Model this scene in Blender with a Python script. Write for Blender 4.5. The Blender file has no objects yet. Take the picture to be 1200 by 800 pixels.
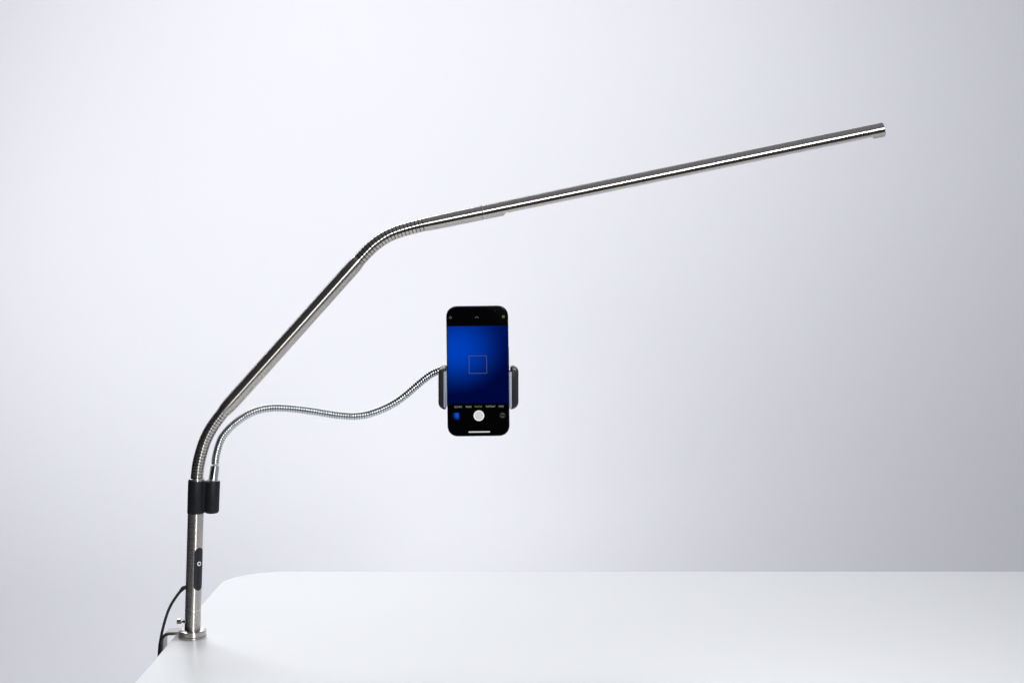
import bpy, bmesh, math
from mathutils import Vector, Matrix

S = bpy.context.scene
COL = S.collection
F = 1666.667            # focal length in photograph pixels (50 mm on a 36 mm sensor, 1200 px wide)
ZC = 0.449              # height of the lens above the desk top (desk top is z = 0)
D = 1.63                # distance of the lamp from the lens
MM = 0.001
PX = D / F              # metres per photograph pixel at the lamp's distance


def P(px, py, d=D):
    """Point at distance d that the photograph shows at (px, py)."""
    return Vector(((px - 600) / F * d, d, ZC - (py - 287) / F * d))


# ------------------------------------------------------------------ camera
cam = bpy.data.cameras.new('camera')
cam.lens = 50
cam.sensor_width = 36
cam.shift_y = (287 - 400) / 1200
cam.clip_start = 0.05
cam.clip_end = 100
cam_o = bpy.data.objects.new('camera', cam)
cam_o.location = (0, 0, ZC)
cam_o.rotation_euler = (math.radians(90), 0, 0)
COL.objects.link(cam_o)
S.camera = cam_o

# ------------------------------------------------------------------ world: the dim studio round the set
W = bpy.data.worlds.new('World')
S.world = W
W.use_nodes = True
nt = W.node_tree
nt.nodes.clear()
wo = nt.nodes.new('ShaderNodeOutputWorld')
bg = nt.nodes.new('ShaderNodeBackground')
tc = nt.nodes.new('ShaderNodeTexCoord')
dot = nt.nodes.new('ShaderNodeVectorMath'); dot.operation = 'DOT_PRODUCT'
dot.inputs[1].default_value = (0.6, 0.0, 0.8)
ramp = nt.nodes.new('ShaderNodeValToRGB')
ramp.color_ramp.interpolation = 'EASE'
ramp.color_ramp.elements[0].position = 0.14
ramp.color_ramp.elements[0].color = (0.013, 0.012, 0.011, 1)
ramp.color_ramp.elements[1].position = 0.52
ramp.color_ramp.elements[1].color = (0.28, 0.288, 0.325, 1)
nt.links.new(tc.outputs['Generated'], dot.inputs[0])
nt.links.new(dot.outputs['Value'], ramp.inputs['Fac'])
nt.links.new(ramp.outputs['Color'], bg.inputs['Color'])
bg.inputs['Strength'].default_value = 1.0
nt.links.new(bg.outputs['Background'], wo.inputs['Surface'])


def area(name, loc, target, sx, sy, watts, color=(1, 1, 1)):
    l = bpy.data.lights.new(name, 'AREA')
    l.shape = 'RECTANGLE'
    l.size, l.size_y, l.energy, l.color = sx, sy, watts, color
    o = bpy.data.objects.new(name, l)
    o.location = loc
    o.rotation_euler = (Vector(target) - Vector(loc)).to_track_quat('-Z', 'Y').to_euler()
    COL.objects.link(o)
    return o


# key softbox beside and above the camera
area('key_softbox', (0.42, 0.0, ZC + 0.52), (0.0, 1.7, 0.1), 0.42, 0.42, 25.5, (1, 0.99, 0.98))
# unseen lamps added behind the lamp's plane to shape the backdrop's gradient
for name, loc, aim, sx, sy, watts in (
        ('backdrop_fill_high', (-0.75, 2.2, ZC + 1.15), (-0.5, 3.4, ZC + 0.9), 0.8, 0.5, 4.0),
        ('backdrop_fill_top', (-0.5, 2.45, ZC + 0.85), (-0.5, 3.4, ZC + 0.45), 0.6, 0.4, 2.2),
        ('backdrop_fill_middle', (0.35, 2.3, ZC + 0.70), (0.15, 3.4, ZC + 0.15), 0.6, 0.45, 4.4),
        ('backdrop_fill_side', (-1.3, 2.3, ZC + 0.1), (-0.9, 3.4, ZC + 0.1), 0.5, 0.6, 3.1),
        ('backdrop_fill_corner', (-1.15, 2.3, ZC - 0.3), (-0.7, 3.4, ZC - 0.1), 0.4, 0.4, 3.0),
        ('backdrop_fill_right', (1.5, 2.2, ZC + 0.7), (1.1, 3.4, ZC + 0.5), 0.6, 0.6, 2.0)):
    area(name, loc, aim, sx, sy, watts, (0.985, 0.99, 1.0) if loc[0] < 1 else (0.93, 0.95, 1.05))
low = area('backdrop_fill_low', (-0.1, 2.4, -0.35), (-0.2, 3.4, 0.0), 0.4, 0.3, 1.5)  # added lamp, hidden behind the desk, to brighten the lower backdrop
low.data.spread = math.radians(120)
# two unseen narrow lamps added above and behind to brighten the desk
for name, loc, aim, sx, sy, watts, sp in (
        ('desk_fill_left', (-0.75, 2.6, ZC + 1.0), (-0.40, 1.8, 0), 0.8, 0.4, 1.9, 56),
        ('desk_fill_right', (0.75, 3.0, ZC + 0.8), (0.5, 1.75, 0), 0.9, 0.3, 0.5, 44)):
    o = area(name, loc, aim, sx, sy, watts)
    o.data.spread = math.radians(sp)

S.view_settings.view_transform = 'Standard'
S.view_settings.look = 'None'
S.view_settings.exposure = 0
S.view_settings.gamma = 1
S.render.engine = 'CYCLES'
S.cycles.use_denoising = True


# ------------------------------------------------------------------ materials
def mat(name, color, rough=0.5, metal=0.0, coat=0.0, spec=0.5, emit=None, emit_s=0.0):
    m = bpy.data.materials.new(name)
    m.use_nodes = True
    b = m.node_tree.nodes['Principled BSDF']
    b.inputs['Base Color'].default_value = (*color, 1)
    b.inputs['Roughness'].default_value = rough
    b.inputs['Metallic'].default_value = metal
    b.inputs['Coat Weight'].default_value = coat
    b.inputs['Coat Roughness'].default_value = 0.36
    b.inputs['Specular IOR Level'].default_value = spec
    if emit:
        b.inputs['Emission Color'].default_value = (*emit, 1)
        b.inputs['Emission Strength'].default_value = emit_s
    return m


def brushed(name, color, r0, r1, freq_u, freq_v, dcol=0.12, aniso=1.0):
    """Metal with fine grinding lines running round the tube (UV: u round, v along in metres)."""
    m = mat(name, color, r0, 1.0)
    t = m.node_tree
    b = t.nodes['Principled BSDF']
    if aniso:      # grinding lines run round the tube, so highlights are drawn out along it
        tg = t.nodes.new('ShaderNodeTangent')
        tg.direction_type = 'UV_MAP'
        t.links.new(tg.outputs['Tangent'], b.inputs['Tangent'])
        b.inputs['Anisotropic'].default_value = aniso
        b.inputs['Anisotropic Rotation'].default_value = 0.25
    uv = t.nodes.new('ShaderNodeTexCoord')
    mp = t.nodes.new('ShaderNodeMapping')
    mp.inputs['Scale'].default_value = (freq_u, freq_v, 1)
    nz = t.nodes.new('ShaderNodeTexNoise')
    nz.inputs['Scale'].default_value = 1.0
    nz.inputs['Detail'].default_value = 4
    t.links.new(uv.outputs['UV'], mp.inputs['Vector'])
    t.links.new(mp.outputs['Vector'], nz.inputs['Vector'])
    mr = t.nodes.new('ShaderNodeMapRange')
    mr.inputs['From Min'].default_value = 0.3
    mr.inputs['From Max'].default_value = 0.7
    mr.inputs['To Min'].default_value = r0
    mr.inputs['To Max'].default_value = r1
    t.links.new(nz.outputs['Fac'], mr.inputs['Value'])
    t.links.new(mr.outputs['Result'], b.inputs['Roughness'])
    cr = t.nodes.new('ShaderNodeValToRGB')
    cr.color_ramp.elements[0].position = 0.3
    cr.color_ramp.elements[1].position = 0.7
    cr.color_ramp.elements[0].color = (*[c * (1 - dcol) for c in color], 1)
    cr.color_ramp.elements[1].color = (*[min(1, c * (1 + dcol)) for c in color], 1)
    t.links.new(nz.outputs['Fac'], cr.inputs['Fac'])
    t.links.new(cr.outputs['Color'], b.inputs['Base Color'])
    return m


def soft_variation(m, base, amount, scale, rough=None):
    """Slow uneven tone on a large plain surface, plus a little unevenness of the gloss."""
    t = m.node_tree
    b = t.nodes['Principled BSDF']
    tcn = t.nodes.new('ShaderNodeTexCoord')
    nz = t.nodes.new('ShaderNodeTexNoise')
    nz.inputs['Scale'].default_value = scale
    nz.inputs['Detail'].default_value = 3
    t.links.new(tcn.outputs['Object'], nz.inputs['Vector'])
    cr = t.nodes.new('ShaderNodeValToRGB')
    cr.color_ramp.elements[0].position = 0.25
    cr.color_ramp.elements[1].position = 0.75
    cr.color_ramp.elements[0].color = (*[c * (1 - amount) for c in base], 1)
    cr.color_ramp.elements[1].color = (*[min(1, c * (1 + amount)) for c in base], 1)
    t.links.new(nz.outputs['Fac'], cr.inputs['Fac'])
    t.links.new(cr.outputs['Color'], b.inputs['Base Color'])
    if rough:
        mr = t.nodes.new('ShaderNodeMapRange')
        mr.inputs['From Min'].default_value = 0.3
        mr.inputs['From Max'].default_value = 0.7
        mr.inputs['To Min'].default_value = rough[0]
        mr.inputs['To Max'].default_value = rough[1]
        nz2 = t.nodes.new('ShaderNodeTexNoise')
        nz2.inputs['Scale'].default_value = scale * 9
        nz2.inputs['Detail'].default_value = 5
        t.links.new(tcn.outputs['Object'], nz2.inputs['Vector'])
        t.links.new(nz2.outputs['Fac'], mr.inputs['Value'])
        t.links.new(mr.outputs['Result'], b.inputs['Roughness'])
    return m


STEEL = brushed('brushed_steel', (0.56, 0.53, 0.50), 0.26, 0.30, 3.0, 3400, 0.05)
FORGED = brushed('satin_steel', (0.50, 0.48, 0.46), 0.22, 0.28, 3.0, 300, 0.05, 0)
FLEX = brushed('flexible_steel', (0.58, 0.56, 0.53), 0.24, 0.29, 3.0, 1500, 0.06)
CHROME = brushed('chrome_flex', (0.66, 0.69, 0.71), 0.15, 0.19, 2.0, 900, 0.05, 1.0)
SEAM = mat('bright_seam', (0.80, 0.80, 0.79), 0.25, 1.0)
GROOVE = mat('groove_shade', (0.045, 0.042, 0.04), 0.4, 0.7)  # dark colour stands in for the shade between coils and in grooves
RUBBER = soft_variation(mat('black_rubber', (0.010, 0.011, 0.014), 0.5, 0, 0, 0.25), (0.010, 0.011, 0.014), 0.2, 300)
BLACK = soft_variation(mat('black_plastic', (0.012, 0.015, 0.018), 0.38, 0, 0, 0.3), (0.012, 0.015, 0.018), 0.15, 200)
JAW = soft_variation(mat('jaw_plastic', (0.022, 0.023, 0.026), 0.27, 0, 0, 0.6), (0.022, 0.023, 0.026), 0.15, 200)
PAD = soft_variation(mat('grey_pad', (0.36, 0.40, 0.50), 0.45), (0.36, 0.40, 0.50), 0.06, 200)
CORD = mat('cord_black', (0.012, 0.012, 0.015), 0.45)
DIFFUSER = mat('diffuser_white', (0.92, 0.93, 0.92), 0.4)
MARK = mat('white_print', (0.75, 0.77, 0.78), 0.5)
DIM = mat('dim_print', (0.008, 0.009, 0.01), 0.5)
DESK = soft_variation(mat('white_laminate', (0.86, 0.88, 0.89), 0.38, 0, 0.4, 0.6),
                      (0.86, 0.88, 0.89), 0.004, 2)
PAPER = soft_variation(mat('white_backdrop', (0.830, 0.834, 0.867), 0.9, 0, 0, 0.2), (0.830, 0.834, 0.867), 0.006, 1.5)
GLASS = mat('phone_glass', (0.001, 0.001, 0.0015), 0.08, 0, 0, 0.2)
FRAME = mat('phone_frame', (0.045, 0.045, 0.05), 0.30, 0.9)


def glow(name, color, s=1.0):
    return mat(name, (0, 0, 0), 0.3, 0, 0, 0.0, color, s)


# ------------------------------------------------------------------ mesh helpers
def link(name, bm, m, parent=None, origin=None, sharp=35):
    """ONE mesh object. Coordinates come in as world coordinates unless origin is given (then they are local)."""
    if parent is not None and origin is None:
        r = parent
        while r.parent:
            r = r.parent
        bmesh.ops.translate(bm, verts=bm.verts[:], vec=-Vector(r.location))
    bmesh.ops.recalc_face_normals(bm, faces=bm.faces[:])
    me = bpy.data.meshes.new(name)
    bm.to_mesh(me)
    bm.free()
    for p in me.polygons:
        p.use_smooth = True
    me.set_sharp_from_angle(angle=math.radians(sharp))
    for mm in (m if isinstance(m, (list, tuple)) else [m]):
        me.materials.append(mm)
    o = bpy.data.objects.new(name, me)
    COL.objects.link(o)
    if parent is not None:
        o.parent = parent
    return o


def thing(name, label, cat, loc, rot=(0, 0, 0)):
    o = bpy.data.objects.new(name, None)
    o.empty_display_size = 0.02
    o.location = loc
    o.rotation_euler = rot
    o['label'] = label
    o['category'] = cat
    COL.objects.link(o)
    return o


def spline(pts, step):
    """Catmull-Rom through pts, resampled at even arc length."""
    p = [pts[0] * 2 - pts[1]] + list(pts) + [pts[-1] * 2 - pts[-2]]
    fine = []
    for i in range(1, len(p) - 2):
        a, b, c, d = p[i - 1], p[i], p[i + 1], p[i + 2]
        for k in range(40):
            t = k / 40
            fine.append(0.5 * (2 * b + (c - a) * t + (2 * a - 5 * b + 4 * c - d) * t * t
                               + (3 * b - a - 3 * c + d) * t ** 3))
    fine.append(p[-2])
    return resample(fine, step)


def resample(fine, step):
    s = [0.0]
    for a, b in zip(fine, fine[1:]):
        s.append(s[-1] + (b - a).length)
    n = max(2, int(round(s[-1] / step)))
    out, j = [], 0
    for k in range(n + 1):
        t = s[-1] * k / n
        while j < len(s) - 2 and s[j + 1] < t:
            j += 1
        u = (t - s[j]) / max(1e-12, s[j + 1] - s[j])
        out.append(fine[j].lerp(fine[j + 1], min(1, max(0, u))))
    return out, s[-1]


def sweep(bm, path, radii, seg=32, cap=True, cut=None, mat_index=0, mats=None):
    """Round tube along path; radii one per point; cut(i) = lowest local height (flat underside)."""
    uvl = bm.loops.layers.uv.verify()
    n = len(path)
    rings, ss = [], [0.0]
    for i in range(1, n):
        ss.append(ss[-1] + (path[i] - path[i - 1]).length)
    for i in range(n):
        a = path[max(0, i - 1)]
        b = path[min(n - 1, i + 1)]
        if (b - a).length < 1e-9:
            a, b = path[0], path[-1]
        t = (b - a).normalized()
        e1 = (Vector((0, 1, 0)) - t * t.y).normalized()
        e2 = t.cross(e1)
        if e2.z < 0 or (abs(e2.z) < 1e-6 and e2.x < 0):
            e2 = -e2
        ring = []
        for k in range(seg):
            th = 2 * math.pi * k / seg
            u, v = radii[i] * math.cos(th), radii[i] * math.sin(th)
            if cut:
                v = max(v, cut(i))
            ring.append(bm.verts.new(path[i] + e1 * u + e2 * v))
        rings.append(ring)
    for i in range(n - 1):
        for k in range(seg):
            k2 = (k + 1) % seg
            f = bm.faces.new((rings[i][k], rings[i][k2], rings[i + 1][k2], rings[i + 1][k]))
            f.material_index = mats(i) if mats else mat_index
            for l, (uu, vv) in zip(f.loops, ((k, ss[i]), (k + 1, ss[i]), (k + 1, ss[i + 1]), (k, ss[i + 1]))):
                l[uvl].uv = (uu / seg, vv)
    if cap:
        for r in (rings[0], rings[-1]):
            try:
                f = bm.faces.new(r)
                f.material_index = mat_index
            except ValueError:
                pass
    return rings


def profile_tube(bm, a, b, prof, seg=32, **kw):
    """Straight tube from a to b; prof = [(fraction of length or metres if tuple 'm', radius)]"""
    ax = b - a
    L = ax.length
    d = ax / L
    path = [a + d * s for s, r in prof]
    return sweep(bm, path, [r for s, r in prof], seg, **kw)


def tube_with_ends(bm, a, b, r, ends=0.7 * MM, r0=None, r1=None, taper=4 * MM, seg=40):
    """Straight tube, small rounded lips, optional narrower collars at either end."""
    L = (b - a).length
    prof = []
    if r0:
        prof += [(0, r0 * 0.96), (0.3 * MM, r0), (taper * 0.55, r - 0.5 * MM), (taper, r)]
    else:
        prof += [(0, r - ends), (ends * 0.4, r - ends * 0.3), (ends, r)]
    n = 8
    s0, s1 = prof[-1][0], L - (taper if r1 else ends)
    prof.append((s0 + 0.3 * MM, r))
    s0 += 0.3 * MM
    tail = (s1 - 0.3 * MM, r)
    for k in range(1, n):
        prof.append((s0 + (s1 - s0) * k / n, r))
    prof.append(tail)
    if r1:
        prof += [(s1, r), (L - taper * 0.55, r - 0.5 * MM), (L - 0.3 * MM, r1), (L, r1 * 0.96)]
    else:
        prof += [(s1, r), (L - ends * 0.4, r - ends * 0.3), (L, r - ends)]
    return profile_tube(bm, a, b, prof, seg)


def ribbed(bm, pts, r, pitch, depth, gap, seg=32, arch=0.06 * MM, nflat=5):
    """Flexible metal hose: slightly arched rings of the given pitch, a narrow dark gap (share of the pitch) between them."""
    fine, L = spline(pts, 0.4 * MM)
    rings = max(1, round(L / pitch))
    step = L / rings
    st = []
    for k in range(rings):
        s0 = k * step
        st.append((s0 + 0.02 * step, r - depth, 1))
        w = (1 - gap) * step
        b0 = s0 + gap * step
        for q in range(nflat + 1):
            u = q / nflat
            rr = r - arch * (2 * u - 1) ** 2 * 1.0
            st.append((b0 + w * u, rr, 0))
    cum = [0.0]
    for a, b in zip(fine, fine[1:]):
        cum.append(cum[-1] + (b - a).length)
    path, radii, flag, j = [], [], [], 0
    for s_, rr, g in st:
        while j < len(cum) - 2 and cum[j + 1] < s_:
            j += 1
        u = (s_ - cum[j]) / (cum[j + 1] - cum[j])
        path.append(fine[j].lerp(fine[j + 1], min(1, max(0, u))))
        radii.append(rr)
        flag.append(g)
    return sweep(bm, path, radii, seg, mats=lambda i: 1 if flag[i] or flag[i + 1] else 0)


def rounded_poly(corners, seg=10):
    """corners: [(x, z, radius)] counter-clockwise or clockwise; returns the outline with round corners."""
    out = []
    n = len(corners)
    for i in range(n):
        p0 = Vector(corners[i - 1][:2]); p = Vector(corners[i][:2]); p1 = Vector(corners[(i + 1) % n][:2])
        r = corners[i][2]
        if r <= 0:
            out.append(p.copy()); continue
        a = (p0 - p).normalized(); b = (p1 - p).normalized()
        half = math.acos(max(-1, min(1, a.dot(b)))) / 2
        t = r / math.tan(half)
        c = p + (a + b).normalized() * (r / math.sin(half))
        s, e = p + a * t - c, p + b * t - c
        ang = s.angle_signed(e) if hasattr(s, 'angle_signed') else 0
        for k in range(seg + 1):
            w = k / seg
            th = -ang * w
            out.append(c + Vector((s.x * math.cos(th) - s.y * math.sin(th), s.x * math.sin(th) + s.y * math.cos(th))))
    return out


def inset(poly, d):
    n = len(poly)
    area2 = sum(poly[i].x * poly[(i + 1) % n].y - poly[(i + 1) % n].x * poly[i].y for i in range(n))
    sg = 1 if area2 > 0 else -1
    out = []
    for i in range(n):
        a = (poly[i] - poly[i - 1]); b = (poly[(i + 1) % n] - poly[i])
        na = Vector((-a.y, a.x)).normalized() * sg if a.length > 1e-9 else Vector((0, 0))
        nb = Vector((-b.y, b.x)).normalized() * sg if b.length > 1e-9 else Vector((0, 0))
        m = na + nb
        m = m.normalized() if m.length > 1e-9 else na
        out.append(poly[i] + m * (d / max(0.4, m.dot(na) if na.length else 1)))
    return out


def prism(bm, poly, y0, y1, bev=0.0, seg=4, axis='y', mat_index=0):
    """Solid from an outline (x, z) between depths y0 (front) and y1, edges rounded by bev."""
    loops = []
    if bev > 0:
        for k in range(seg + 1):
            a = math.pi / 2 * k / seg
            loops.append((inset(poly, bev * (1 - math.sin(a))), y0 + bev * (1 - math.cos(a))))
        for k in range(seg + 1):
            a = math.pi / 2 * (1 - k / seg)
            loops.append((inset(poly, bev * (1 - math.sin(a))), y1 - bev * (1 - math.cos(a))))
    else:
        loops = [(poly, y0), (poly, y1)]

    def co(p, y):
        return (p.x, y, p.y) if axis == 'y' else (p.x, p.y, y)
    vs = [[bm.verts.new(co(p, y)) for p in lp] for lp, y in loops]
    n = len(poly)
    for i in range(len(vs) - 1):
        for k in range(n):
            f = bm.faces.new((vs[i][k], vs[i][(k + 1) % n], vs[i + 1][(k + 1) % n], vs[i + 1][k]))
            f.material_index = mat_index
    for r in (vs[0], vs[-1]):
        bm.faces.new(r).material_index = mat_index


def disc_poly(cx, cz, r, n=32):
    return [Vector((cx + r * math.cos(2 * math.pi * k / n), cz + r * math.sin(2 * math.pi * k / n))) for k in range(n)]


# ------------------------------------------------------------------ the setting: paper sweep
WALL_Y, FLOOR_Z, RC = 3.4, -0.74, 0.35
bm = bmesh.new()
prof = [(0.3, FLOOR_Z), (WALL_Y - RC, FLOOR_Z)]
for k in range(1, 17):
    a = math.pi / 2 * k / 16
    prof.append((WALL_Y - RC + RC * math.sin(a), FLOOR_Z + RC - RC * math.cos(a)))
prof.append((WALL_Y, ZC + 1.5))
rows = [[bm.verts.new((x, y, z)) for (y, z) in prof] for x in (-2.1, 2.3)]
for i in range(len(prof) - 1):
    bm.faces.new((rows[0][i], rows[1][i], rows[1][i + 1], rows[0][i + 1]))
o = link('backdrop', bm, PAPER)
o['kind'] = 'structure'
o['label'] = 'seamless white studio backdrop behind the desk'

# ------------------------------------------------------------------ desk
EDGE_X = -0.388
BACK_Y = F * ZC / (669 - 287)
bm = bmesh.new()
outline = rounded_poly([(EDGE_X, 1.22, 0.075), (1.25, 1.22, 0.075), (1.25, BACK_Y, 0.075), (EDGE_X, BACK_Y, 0.075)], 24)
prism(bm, outline, -0.025, 0.0, 0.0018, 4, axis='z')
o = link('desk', bm, DESK, sharp=40)
o['label'] = 'smooth glossy white desk with a rounded back corner'
o['category'] = 'desk'

# ------------------------------------------------------------------ desk lamp
R = 9.3 * PX
BASE = P(225.4, 746.3)
BASE.z = 0.0
LAMP = thing('desk_lamp', 'slim brushed steel lamp with two bends, clamped to the left desk edge', 'lamp', BASE)
a0 = Vector((BASE.x, D, 0.0))
axis_bot = P(225.5, 740)
axis_top = P(230.45, 562)
axis = (axis_top - axis_bot).normalized()


def on_pole(py):
    t = (ZC - (py - 287) / F * D - axis_bot.z) / axis.z
    return axis_bot + axis * t


# clamp foot: two stacked discs with a thin groove between
bm = bmesh.new()
prof = [(0.0, 15.2), (0.3, 15.8), (2.3, 15.9), (2.35, 15.2), (2.95, 15.2), (3.0, 15.9), (7.7, 15.9), (8.3, 15.6), (8.5, 15.1)]
profile_tube(bm, a0 + Vector((0, 0, 0.0002)), a0 + Vector((0, 0, 0.0102)), [(s * MM, r * MM) for s, r in prof], 64, mats=lambda i: 1 if i in (2, 3, 4) else 0)
link('clamp_foot', bm, [STEEL, GROOVE], LAMP, sharp=25)

# bracket: flat steel strap over the desk edge and down to a jaw below
bm = bmesh.new()
zt, th_, xo = 0.0083, 0.0038, -0.4012
ro = 0.0115
outer = [Vector((BASE.x, zt))]
inner = [Vector((BASE.x, zt - th_))]
cx, cz = xo + ro, zt - ro
for k in range(15):
    a = math.pi / 2 + math.pi / 2 * k / 14
    outer.append(Vector((cx + ro * math.cos(a), cz + ro * math.sin(a))))
    ri = ro - th_
    inner.append(Vector((cx + ri * math.cos(a), cz + ri * math.sin(a))))
zl = -0.058
r2 = 0.006
for k in range(9):
    a = math.pi + math.pi / 2 * k / 8
    outer.append(Vector((xo + r2 + r2 * math.cos(a), zl + r2 + r2 * math.sin(a))))
    inner.append(Vector((xo + r2 + (r2 - th_) * math.cos(a), zl + r2 + (r2 - th_) * math.sin(a))))
outer.append(Vector((BASE.x + 0.008, zl)))
inner.append(Vector((BASE.x + 0.008, zl + th_)))
hw = 0.0095
hs = []
for oo, ii in zip(outer, inner):
    e = 0.0009
    dirv = (oo - ii).normalized()
    hs.append([bm.verts.new(v) for v in (
        (oo.x, D - hw + e, oo.y), (oo.x - dirv.x * e, D - hw, oo.y - dirv.y * e),
        (ii.x + dirv.x * e, D - hw, ii.y + dirv.y * e), (ii.x, D - hw + e, ii.y),
        (ii.x, D + hw, ii.y), (oo.x, D + hw, oo.y))])
for A, B in zip(hs, hs[1:]):
    for k in range(6):
        bm.faces.new((A[k], A[(k + 1) % 6], B[(k + 1) % 6], B[k]))
bm.faces.new(hs[0]); bm.faces.new(hs[-1])
# clamping screw under the desk
profile_tube(bm, Vector((BASE.x, D, -0.085)), Vector((BASE.x, D, -0.0255)),
             [(0, 0.009), (0.006, 0.009), (0.0065, 0.004), (0.055, 0.004), (0.0555, 0.011), (0.0592, 0.011)], 24)
link('clamp_bracket', bm, FORGED, LAMP)

# collar (fixed stub) and pole
bm = bmesh.new()
tube_with_ends(bm, on_pole(738.6), on_pole(713.6), R * 1.0, 0.35 * MM)
link('collar', bm, STEEL, LAMP)
bm = bmesh.new()
profile_tube(bm, on_pole(713.8), on_pole(712.7), [(0, R + 0.02 * MM), (0.15 * MM, R + 0.22 * MM), (PX * 0.95, R + 0.22 * MM), (PX * 1.1, R + 0.02 * MM)], 48)
link('collar_ring', bm, SEAM, LAMP)
bm = bmesh.new()
tube_with_ends(bm, on_pole(712.8), on_pole(560.5), R, 0.35 * MM, seg=48)
link('pole', bm, STEEL, LAMP)

# thumb screw on the left of the collar
bm = bmesh.new()
c = on_pole(727.6)
x_in, x_out = c.x - R * 0.9, P(207.6, 727.6).x
Ls = x_in - x_out
a_, b_ = Vector((x_out, c.y, c.z)), Vector((x_in, c.y, c.z))
profile_tube(bm, a_, b_, [(0, 2.6 * MM), (0.5 * MM, 3.4 * MM), (4.2 * MM, 3.5 * MM), (4.8 * MM, 2.9 * MM), (5.0 * MM, 1.5 * MM),
                          (6.6 * MM, 1.4 * MM), (7.6 * MM, 2.0 * MM), (Ls, 2.0 * MM)], 24)
link('thumb_screw', bm, FORGED, LAMP)

# switch panel let into the right of the pole
view_az = math.atan2(-BASE.x, D)
AZ0 = view_az + math.radians(35)
side = Vector((0, -1, 0))


def pole_pt(u, v, r):
    """u = arc length from the panel's centre (m), v = height along the axis from photo row 664.8."""
    az = AZ0 + u / R
    c_ = on_pole(664.8) + axis * v
    n_ = Vector((math.sin(az), -math.cos(az), 0))
    n_ = (n_ - axis * n_.dot(axis)).normalized()
    return c_ + n_ * r


def wrap_plate(bm, poly, r, thick, mi=0, ncols=20):
    """Curved plate on the pole: outline poly (u, v) filled row by row."""
    us = [p.x for p in poly]
    lo, hi = min(us), max(us)
    n = len(poly)

    def span(u):
        vs = []
        for i in range(n):
            a, b = poly[i], poly[(i + 1) % n]
            if (a.x - u) * (b.x - u) <= 0 and abs(a.x - b.x) > 1e-12:
                vs.append(a.y + (b.y - a.y) * (u - a.x) / (b.x - a.x))
        return (min(vs), max(vs)) if vs else (0, 0)
    colsv = []
    for k in range(ncols + 1):
        w = (1 - math.cos(math.pi * k / ncols)) / 2
        u = lo + (hi - lo) * (0.0005 + 0.999 * w)
        v0, v1 = span(u)
        colsv.append([bm.verts.new(pole_pt(u, v0, r - thick)), bm.verts.new(pole_pt(u, v0, r)),
                      bm.verts.new(pole_pt(u, v1, r)), bm.verts.new(pole_pt(u, v1, r - thick))])
    for A, B in zip(colsv, colsv[1:]):
        for k in range(3):
            bm.faces.new((A[k], A[k + 1], B[k + 1], B[k])).material_index = mi
    bm.faces.new(colsv[0]).material_index = mi
    bm.faces.new(colsv[-1]).material_index = mi


def stadium(w, h, n=14):
    r = w / 2
    out = []
    for k in range(n + 1):
        a = math.pi * k / n
        out.append(Vector((r * math.cos(a), h / 2 - r + r * math.sin(a))))
    for k in range(n + 1):
        a = math.pi + math.pi * k / n
        out.append(Vector((r * math.cos(a), -h / 2 + r + r * math.sin(a))))
    return out


bm = bmesh.new()
wrap_plate(bm, stadium(12.0 * MM, 48.5 * MM), R + 0.45 * MM, 1.2 * MM)
PANEL = link('switch_panel', bm, BLACK, LAMP)
bm = bmesh.new()
uvc = 6.2 * MM
N = 28
rings = []
for k in range(N):
    a = 2 * math.pi * k / N
    rings.append([bm.verts.new(pole_pt(rr * math.cos(a), uvc + rr * math.sin(a), R + dz)) for rr, dz in
                  ((2.5 * MM, 0.40 * MM), (2.5 * MM, 0.62 * MM), (1.45 * MM, 0.62 * MM), (1.45 * MM, 0.40 * MM))])
for k in range(N):
    A, B = rings[k], rings[(k + 1) % N]
    for q in range(3):
        bm.faces.new((A[q], A[q + 1], B[q + 1], B[q]))
link('power_symbol', bm, MARK, PANEL)
for v in (-3.0 * MM, -12.0 * MM):
    bm = bmesh.new()
    wrap_plate(bm, [Vector((0.75 * MM * math.cos(2 * math.pi * k / 16), v + 0.75 * MM * math.sin(2 * math.pi * k / 16)))
                    for k in range(16)], R + 0.6 * MM, 0.3 * MM, ncols=10)
    link('button', bm, DIM, PANEL)

# power cord
pts = [P(219, 687.0), P(214.5, 689), P(207, 698), P(199.5, 710), P(194.3, 723.5), P(190.6, 737), P(188.5, 747.5),
       P(186.7, 760), P(185.5, 790), P(186, 860), Vector((-0.405, D + 0.01, -0.40)),
       Vector((-0.42, D + 0.03, -0.70)), Vector((-0.45, D + 0.10, FLOOR_Z + 0.004)), Vector((-0.70, D + 0.5, FLOOR_Z + 0.003))]
bm = bmesh.new()
path, L = spline(pts, 0.002)
rad = []
for i in range(len(path)):
    s = i * L / (len(path) - 1)
    rad.append(1.6 * MM + 0.9 * MM * max(0, 1 - abs(s - 0.005) / 0.004) ** 0.5)
sweep(bm, path, rad, 16)
link('power_cord', bm, CORD, LAMP)

# lower flexible neck
A0, A1 = P(262.3, 481.7), P(421.6, 304.0)
ad = (A1 - A0).normalized()
H0, H1 = P(496.8, 263.4), P(1035.6, 151.8)
hd = (H1 - H0).normalized()
RN = 7.4 * PX
low = [axis_top - axis * 4 * PX, axis_top, P(232.4, 545), P(235.9, 530), P(240.9, 515), P(249.0, 499.6), A0, A0 + ad * 3 * PX]
bm = bmesh.new()
ribbed(bm, low, RN, 3.7 * PX, 0.8 * MM, 0.22, 40)
link('flexible_neck', bm, [FLEX, GROOVE], LAMP)

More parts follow.
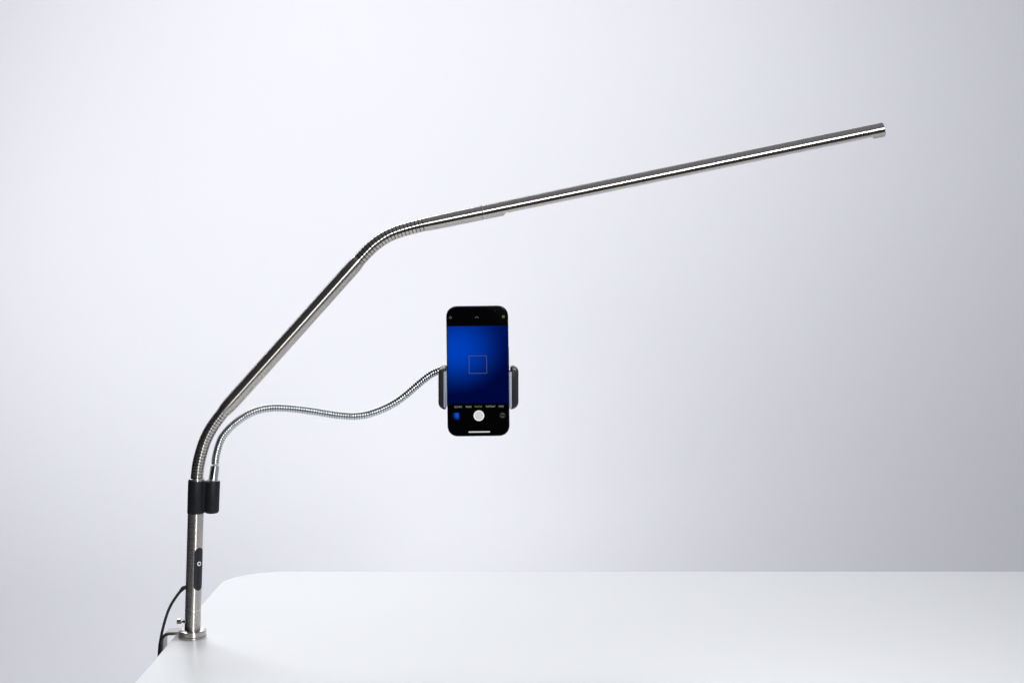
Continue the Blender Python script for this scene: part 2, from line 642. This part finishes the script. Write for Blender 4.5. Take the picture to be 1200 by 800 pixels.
# straight arm
bm = bmesh.new()
LA = (A1 - A0).length
RA = 9.0 * PX
prof = [(0, 7.5 * PX), (0.3 * MM, 7.75 * PX), (4 * MM, 8.25 * PX), (9 * MM, 8.75 * PX), (15 * MM, RA), (16 * MM, RA)]
prof += [(LA * k / 8, RA) for k in range(1, 8)]
prof += [(LA - 16 * MM, RA), (LA - 15 * MM, RA), (LA - 9 * MM, 8.75 * PX), (LA - 4 * MM, 8.25 * PX), (LA - 0.3 * MM, 7.75 * PX), (LA, 7.5 * PX)]
profile_tube(bm, A0, A1, prof, 48)
link('arm', bm, STEEL, LAMP)

# upper flexible neck
up = [A1 - ad * 3 * PX, A1, P(437.5, 288.0), P(455.5, 276.0), P(475.5, 268.8), H0, H0 + hd * 3 * PX]
bm = bmesh.new()
ribbed(bm, up, RN * 1.055, 4.5 * PX, 0.8 * MM, 0.19, 40)
link('flexible_neck', bm, [FLEX, GROOVE], LAMP)

# head socket, swivel ring, head
J = P(566, 249.1)
J = H0 + hd * (J - H0).dot(hd)
bm = bmesh.new()
LS = (J - H0).length - 0.9 * MM
prof = [(0, 7.7 * PX), (0.3 * MM, 7.95 * PX), (6 * MM, 8.15 * PX), (16 * MM, 8.4 * PX), (30 * MM, 8.55 * PX), (45 * MM, 8.6 * PX),
        (LS - 1 * MM, 8.6 * PX), (LS - 0.3 * MM, 8.6 * PX), (LS, 8.35 * PX)]
profile_tube(bm, H0, J - hd * 0.9 * MM, prof, 48)
link('head_socket', bm, STEEL, LAMP)
bm = bmesh.new()
profile_tube(bm, J - hd * 0.9 * MM, J + hd * 0.7 * MM, [(0, 8.2 * PX), (0.5 * MM, 8.2 * PX), (0.55 * MM, 8.75 * PX), (1.45 * MM, 8.75 * PX), (1.6 * MM, 8.4 * PX)], 48,
             mats=lambda i: 1 if i == 0 else 0)
link('swivel_ring', bm, [SEAM, GROOVE], LAMP)
RH = 8.6 * PX
HL = (H1 - J).length - 0.5 * MM
c0 = (P(588, 246) - J).dot(hd)
c1 = (P(1023, 154) - J).dot(hd)
CUT = 3.1 * PX
prof = [(0.5 * MM, RH - 0.3 * MM), (0.8 * MM, RH), (1.1 * MM, RH), (c0 - 0.5 * MM, RH), (c0, RH)]
for k in range(1, 9):
    prof.append((c0 + 5 * MM * k / 8, RH))
n = 24
for k in range(1, n):
    prof.append((c0 + 5 * MM + (c1 - c0 - 9 * MM) * k / n, RH))
for k in range(0, 9):
    prof.append((c1 - 4 * MM + 4 * MM * k / 8, RH))
prof += [(HL - 0.8 * MM, RH), (HL - 0.5 * MM, RH), (HL - 0.15 * MM, RH - 0.2 * MM), (HL, RH - 0.5 * MM)]


def smooth(x):
    x = max(0, min(1, x))
    return x * x * (3 - 2 * x)


def cut_at(s):
    d = CUT * min(smooth((s - c0) / (5 * MM)), smooth((c1 - s) / (4 * MM)))
    return -(RH + 1e-5) + d


bm = bmesh.new()
profile_tube(bm, J, H1, prof, 96, cut=lambda i: cut_at(prof[i][0]))
HEAD = link('lamp_head', bm, STEEL, LAMP, sharp=30)
bm = bmesh.new()
# light strip: shallow white lens in the flat underside
dn = Vector((-hd.z, 0, hd.x)) * -1
if dn.z > 0:
    dn = -dn
N = 14
wl = 5.0 * MM
sa, sb = c0 + 6 * MM, c1 - 5 * MM
ringsA = []
for s_ in (sa, sa + 0.6 * MM, sb - 0.6 * MM, sb):
    k_ = 0.3 if s_ in (sa, sb) else 1.0
    ring = []
    for k in range(N + 1):
        t = -1 + 2 * k / N
        ring.append(bm.verts.new(J + hd * s_ + Vector((0, 1, 0)) * (wl * t)
                                 + dn * (RH - CUT + 0.9 * MM * k_ * (1 - t * t) ** 0.5)))
    for t in (1, -1):
        ring.append(bm.verts.new(J + hd * s_ + Vector((0, 1, 0)) * (wl * t) + dn * (RH - CUT - 1.0 * MM)))
    ringsA.append(ring)
for A, B in zip(ringsA, ringsA[1:]):
    for k in range(len(A)):
        bm.faces.new((A[k], A[(k + 1) % len(A)], B[(k + 1) % len(A)], B[k]))
bm.faces.new(ringsA[0]); bm.faces.new(ringsA[-1])
link('diffuser', bm, DIFFUSER, HEAD)

# ------------------------------------------------------------------ phone holder clipped to the lamp pole
HOLD = thing('phone_holder', 'chrome gooseneck phone holder with black jaws, strapped to the lamp pole by a double sleeve',
             'phone holder', P(240, 601))
fer_bot = P(249.6, 563.5)
fer_top = P(252.0, 545.0)
fax = (fer_top - fer_bot).normalized()
bm = bmesh.new()
RS = 9.15 * PX
# sleeve round the pole
sa_, sb_ = on_pole(601.0), on_pole(562.5)
ra = R + 0.55 * MM
Ls = (sb_ - sa_).length
profile_tube(bm, sa_, sb_, [(0, ra - 0.8 * MM), (0.3 * MM, ra - 0.2 * MM), (0.9 * MM, ra), (Ls - 0.9 * MM, ra), (Ls - 0.3 * MM, ra - 0.2 * MM), (Ls, ra - 0.8 * MM)], 48)
# sleeve that carries the gooseneck
off = P(249.2, 563) - on_pole(563)
ca, cb = on_pole(600.6) + off - Vector((0.3 * MM, 0, 0)), on_pole(563.0) + off
Lc = (cb - ca).length
profile_tube(bm, ca, cb, [(0, 6.2 * MM), (0.3 * MM, 7.0 * MM), (1.6 * MM, 8.25 * MM), (3 * MM, 8.5 * MM), (Lc - 1.2 * MM, 8.5 * MM),
                          (Lc - 0.4 * MM, 8.2 * MM), (Lc, 7.6 * MM)], 48)
# web between the two
mid0, mid1 = (sa_ + ca) / 2 + Vector((0, 0, 1.5 * MM)), (sb_ + cb) / 2 - Vector((0, 0, 1.0 * MM))
vs = []
for m_ in (mid0, mid1):
    vs.append([bm.verts.new(m_ + Vector((sx * 5.5 * MM, sy * 5.2 * MM, 0))) for sx, sy in ((-1, -1), (1, -1), (1, 1), (-1, 1))])
for k in range(4):
    bm.faces.new((vs[0][k], vs[0][(k + 1) % 4], vs[1][(k + 1) % 4], vs[1][k]))
bm.faces.new(vs[0]); bm.faces.new(vs[1])
link('sleeve', bm, RUBBER, HOLD)

bm = bmesh.new()
Lf = (fer_top - fer_bot).length
profile_tube(bm, fer_bot, fer_top, [(0, 6.4 * MM), (1.2 * MM, 6.4 * MM), (1.7 * MM, 5.7 * MM), (2.4 * MM, 5.35 * MM), (Lf - 1.2 * MM, 5.1 * MM), (Lf - 0.4 * MM, 4.9 * MM), (Lf, 4.3 * MM)], 40)
link('ferrule', bm, CHROME, HOLD)

neck_px = [(252.1, 544), (252.5, 538), (254.0, 530), (258.2, 516.5), (264.3, 506.8), (273.3, 497.6), (285, 488.8), (296.7, 482.5), (310.7, 478.6), (327, 477.6),
           (343.3, 478.6), (366.7, 481.6), (390, 485.4), (408.7, 487.3), (422.7, 486.8), (436.7, 483.6), (450.7, 478.2),
           (464.7, 470.6), (478.7, 460.0), (492.7, 447.8), (504.3, 439.0), (513.7, 434.6), (521, 432.8), (534, 432.5)]
pts = []
for i, (x, y) in enumerate(neck_px):
    w = smooth((x - 300) / 200)
    pts.append(P(x, y, D + 0.019 * w))
bm = bmesh.new()
ribbed(bm, pts, 4.65 * PX, 2.9 * PX, 0.75 * MM, 0.28, 28, 0.25 * MM, 6)
link('gooseneck', bm, [CHROME, GROOVE], HOLD)
# end fitting that enters the back of the clamp
bm = bmesh.new()
e0, e1 = P(515.5, 431.6, D + 0.0165), P(524, 430.5, D + 0.0165)
profile_tube(bm, e0, e1, [(0, 2.6 * MM), (0.8 * MM, 3.3 * MM), (7 * MM, 3.3 * MM), ((e1 - e0).length, 3.0 * MM)], 32)
link('end_fitting', bm, mat('satin_metal', (0.82, 0.82, 0.80), 0.35, 1.0), HOLD)


def jaw(px_corners, pad_corners, arm_x, zoff):
    def conv(cs):
        return rounded_poly([((x - 600) * PX, ZC - (y - 287) * PX, r * PX) for x, y, r in cs], 10)
    bm = bmesh.new()
    y0, y1 = D - 0.0105, D + 0.0135
    prism(bm, conv(px_corners), y0, y1, 2.6 * MM, 5)
    # flat arm behind the phone towards the middle of the cradle
    xs = sorted(((px_corners[0][0] - 600) * PX, (arm_x - 600) * PX))
    za, zb = ZC - (470 - 287) * PX + zoff, ZC - (444 - 287) * PX - zoff
    prism(bm, rounded_poly([(xs[0], za, 0.002), (xs[1], za, 0.002), (xs[1], zb, 0.002), (xs[0], zb, 0.002)], 5),
          D + 0.0100 + zoff, D + 0.0134 + zoff, 0.6 * MM, 3)
    j = link('jaw', bm, JAW, HOLD)
    bm = bmesh.new()
    prism(bm, conv(pad_corners), D - 0.0125, D + 0.0085, 1.6 * MM, 5)
    link('pad', bm, PAD, j)
    return j


jaw([(514.1, 478.6, 8.0), (514.1, 431.2, 4.5), (522.6, 431.0, 1.5), (522.6, 478.6, 0.3)],
    [(520.2, 476.2, 1.6), (520.0, 434.0, 1.8), (523.7, 434.0, 1.8), (524.0, 476.6, 1.0)], 582, 0.0)
jaw([(607.6, 478.4, 8.5), (607.6, 428.6, 7), (597.8, 428.6, 2.5), (597.8, 478.4, 0.8)],
    [(596.6, 476.4, 1.2), (596.0, 434.2, 1.7), (599.8, 434.2, 1.7), (599.9, 477.6, 1.2)], 540, 0.0008)

# ------------------------------------------------------------------ smartphone
PH = thing('smartphone', 'upright black smartphone in the holder jaws with a blue camera view on screen', 'phone',
           P(559.95, 434.75, D + 0.0005), (0, -0.0125, 0))
PW, PHH = 72.8 * PX, 152.6 * PX


def ph(px, py):
    """photo pixel -> phone's own x, z"""
    return Vector(((px - 559.95) * PX, -(py - 434.75) * PX))


def squircle(w, h, r, n=14):
    out = []
    for sx, sz, a0_ in ((1, 1, 0), (-1, 1, 1), (-1, -1, 2), (1, -1, 3)):
        for k in range(n + 1):
            a = math.pi / 2 * k / n
            c_, s_ = math.cos(a) ** 0.9, math.sin(a) ** 0.9
            u, v = (c_, s_) if a0_ % 2 == 0 else (s_, c_)
            out.append(Vector((sx * (w / 2 - r + r * u), sz * (h / 2 - r + r * v))))
    return out


bm = bmesh.new()
prism(bm, squircle(PW, PHH, 13.0 * PX), 0.0, 0.0083, 1.5 * MM, 5)
body = link('body', bm, FRAME, PH, origin=True)
bm = bmesh.new()
prism(bm, rounded_poly([(PW / 2 - 1 * MM, -2 * MM, 0), (PW / 2 + 0.35 * MM, -1.5 * MM, 0), (PW / 2 + 0.35 * MM, 27 * MM, 0), (PW / 2 - 1 * MM, 27.5 * MM, 0)]),
      0.0030, 0.0055, 0.3 * MM, 3)
link('side_button', bm, FRAME, PH, origin=True)
bm = bmesh.new()
prism(bm, squircle(PW - 1.8 * MM, PHH - 1.8 * MM, 12.2 * PX), -0.0004, 0.0006, 0.3 * MM, 3)
SCR = link('screen', bm, GLASS, PH, origin=True)


def on_screen(name, m, poly, layer, thick=0.03 * MM):
    bm = bmesh.new()
    y = -0.0004 - 0.05 * MM * layer
    prism(bm, poly, y, y + thick)
    return link(name, bm, m, SCR, origin=True)


def rect(x0, y0, x1, y1, r=0):
    a, b = ph(x0, y1), ph(x1, y0)
    return rounded_poly([(a.x, a.y, r * PX), (b.x, a.y, r * PX), (b.x, b.y, r * PX), (a.x, b.y, r * PX)], 6)


def ring(cx, cy, ro, ri, n=32, seg=None):
    """flat ring as a mesh"""
    c = ph(cx, cy)
    return c, ro * PX, ri * PX, n


def ring_mesh(name, m, cx, cy, ro, ri, layer, n=36, parts=None):
    bm = bmesh.new()
    c = ph(cx, cy)
    y = -0.0004 - 0.05 * MM * layer
    for lo, hi in (parts or [(0, 1)]):
        prev = None
        cnt = max(4, int(n * (hi - lo)))
        for k in range(cnt + 1):
            a = 2 * math.pi * (lo + (hi - lo) * k / cnt)
            d = Vector((math.cos(a), math.sin(a)))
            cur = []
            for r_ in (ro, ri):
                for yy in (y, y + 0.03 * MM):
                    q = c + d * (r_ * PX)
                    cur.append(bm.verts.new((q.x, yy, q.y)))
            if prev:
                for i0, i1 in ((0, 1), (1, 3), (3, 2), (2, 0)):
                    bm.faces.new((prev[i0], prev[i1], cur[i1], cur[i0]))
            prev = cur
    return link(name, bm, m, SCR, origin=True)


# live camera picture on the display (a soft blue blur)
VIEW = mat('viewfinder_picture', (0, 0, 0), 0.3, 0, 0, 0.0)
t = VIEW.node_tree
b = t.nodes['Principled BSDF']
tcn = t.nodes.new('ShaderNodeTexCoord')


def blob(center, scale, color0, color1, p0=0.0, p1=1.0):
    mp = t.nodes.new('ShaderNodeMapping')
    mp.vector_type = 'TEXTURE'
    mp.inputs['Location'].default_value = (center[0], 0, center[1])
    mp.inputs['Scale'].default_value = (scale[0], 1, scale[1])
    g = t.nodes.new('ShaderNodeVectorMath'); g.operation = 'LENGTH'
    r = t.nodes.new('ShaderNodeValToRGB')
    r.color_ramp.interpolation = 'EASE'
    r.color_ramp.elements[0].position = p0
    r.color_ramp.elements[1].position = p1
    r.color_ramp.elements[0].color = (*color0, 1)
    r.color_ramp.elements[1].color = (*color1, 1)
    t.links.new(tcn.outputs['Object'], mp.inputs['Vector'])
    t.links.new(mp.outputs['Vector'], g.inputs[0])
    t.links.new(g.outputs['Value'], r.inputs['Fac'])
    return r


c1_ = ph(534, 412)
r1 = blob(c1_, (64 * PX, 54 * PX), (0.0, 0.044, 0.43), (0.0, 0.0022, 0.045))
c2_ = ph(546, 380)
r2_ = blob(c2_, (84 * PX, 72 * PX), (0.0, 0.010, 0.105), (0.0, 0.0, 0.0))
add = t.nodes.new('ShaderNodeMix'); add.data_type = 'RGBA'; add.blend_type = 'ADD'
add.inputs['Factor'].default_value = 1.0
t.links.new(r1.outputs['Color'], add.inputs['A'])
t.links.new(r2_.outputs['Color'], add.inputs['B'])
t.links.new(add.outputs['Result'], b.inputs['Emission Color'])
b.inputs['Emission Strength'].default_value = 1.0
on_screen('viewfinder', VIEW, rect(524.6, 381.8, 595.3, 472.4), 1)

SQ = glow('focus_square_line', (0.07, 0.07, 0.17))
bm = bmesh.new()
y = -0.0004 - 0.05 * MM * 2
for x0, y0, x1, y1 in ((549.5, 416.4, 570.8, 417.2), (549.5, 436.8, 570.8, 437.6), (549.5, 417.2, 550.3, 436.8), (570.0, 417.2, 570.8, 436.8)):
    prism(bm, rect(x0, y0, x1, y1), y, y + 0.03 * MM)
link('focus_square', bm, SQ, SCR, origin=True)

GREY = glow('screen_grey', (0.32, 0.32, 0.33))
DGREY = glow('screen_dark_grey', (0.012, 0.012, 0.013))
MGREY = glow('screen_mid_grey', (0.09, 0.09, 0.095))
WHITE = glow('screen_white', (0.62, 0.62, 0.61))
WHITE2 = glow('screen_bright_white', (0.86, 0.86, 0.86))
YEL = glow('screen_yellow', (0.24, 0.235, 0.03))


def text(name, body_, x0, x1, yc, hpx, m, layer=2):
    cu = bpy.data.curves.new(name, 'FONT')
    cu.body = body_
    cu.align_x = 'CENTER'
    cu.align_y = 'CENTER'
    cu.size = 0.01
    cu.resolution_u = 3
    tmp = bpy.data.objects.new(name, cu)
    COL.objects.link(tmp)
    bpy.context.view_layer.update()
    dg = bpy.context.evaluated_depsgraph_get()
    me = bpy.data.meshes.new_from_object(tmp.evaluated_get(dg))
    bpy.data.objects.remove(tmp)
    bpy.data.curves.remove(cu)
    xs = [v.co.x for v in me.vertices]
    ys = [v.co.y for v in me.vertices]
    w, h = max(xs) - min(xs), max(ys) - min(ys)
    sx, sy = (x1 - x0) * PX / w, hpx * PX / h
    c = ph((x0 + x1) / 2, yc)
    y = -0.0004 - 0.05 * MM * layer
    mx, my = (max(xs) + min(xs)) / 2, (max(ys) + min(ys)) / 2
    for v in me.vertices:
        v.co = Vector((c.x + (v.co.x - mx) * sx, y, c.y + (v.co.y - my) * sy))
    me.materials.clear()
    me.materials.append(m)
    o = bpy.data.objects.new(name, me)
    COL.objects.link(o)
    o.parent = SCR
    return o


for word, x0, x1, m in (('SLO-MO', 532, 540.8, GREY), ('VIDEO', 545, 552.1, GREY), ('PHOTO', 556, 564.4, YEL),
                        ('PORTRAIT', 569, 580.0, GREY), ('PANO', 584, 589.8, GREY)):
    text('mode_text', word, x0, x1, 476.2, 2.1, m)

on_screen('shutter_button', WHITE, disc_poly(*ph(560.6, 486.8), 4.9 * PX), 1)
ring_mesh('shutter_ring', WHITE2, 560.6, 486.8, 6.2, 4.9, 2)
TH = mat('thumbnail_picture', (0, 0, 0), 0.3, 0, 0, 0.0)
t = TH.node_tree
b = t.nodes['Principled BSDF']
tcn = t.nodes.new('ShaderNodeTexCoord')
r3 = blob(ph(535.3, 486), (6.0 * PX, 7.0 * PX), (0.005, 0.085, 0.62), (0.0, 0.002, 0.02))
t.links.new(r3.outputs['Color'], b.inputs['Emission Color'])
b.inputs['Emission Strength'].default_value = 1.0
on_screen('thumbnail', TH, rect(528.8, 483.0, 537.2, 491.2, 1), 1)
on_screen('flip_button', DGREY, disc_poly(*ph(588.3, 486.8), 4.0 * PX), 1)
ring_mesh('flip_arrows', MGREY, 588.3, 486.7, 2.5, 1.5, 2, 36, [(0.03, 0.42), (0.53, 0.92)])
on_screen('home_bar', WHITE, rect(548.2, 505.0, 573.4, 506.6, 0.75), 1)
ring_mesh('flash_icon', MGREY, 528.6, 371.6, 1.6, 0.7, 1, 24)
bm = bmesh.new()
y = -0.0004 - 0.05 * MM
for s_ in (-1, 1):
    pl = [ph(559.5, 370.4), ph(559.5 + s_ * 2.1, 371.9), ph(559.5 + s_ * 2.1, 372.9), ph(559.5, 371.5)]
    prism(bm, pl, y, y + 0.03 * MM)
link('chevron_icon', bm, MGREY, SCR, origin=True)
ring_mesh('live_icon', glow('live_yellow', (0.13, 0.13, 0.02)), 590.7, 371.3, 1.7, 0.3, 1, 24)
on_screen('front_camera', glow('lens_glint', (0.012, 0.016, 0.018)), disc_poly(*ph(581, 364.2), 0.9 * PX), 1)
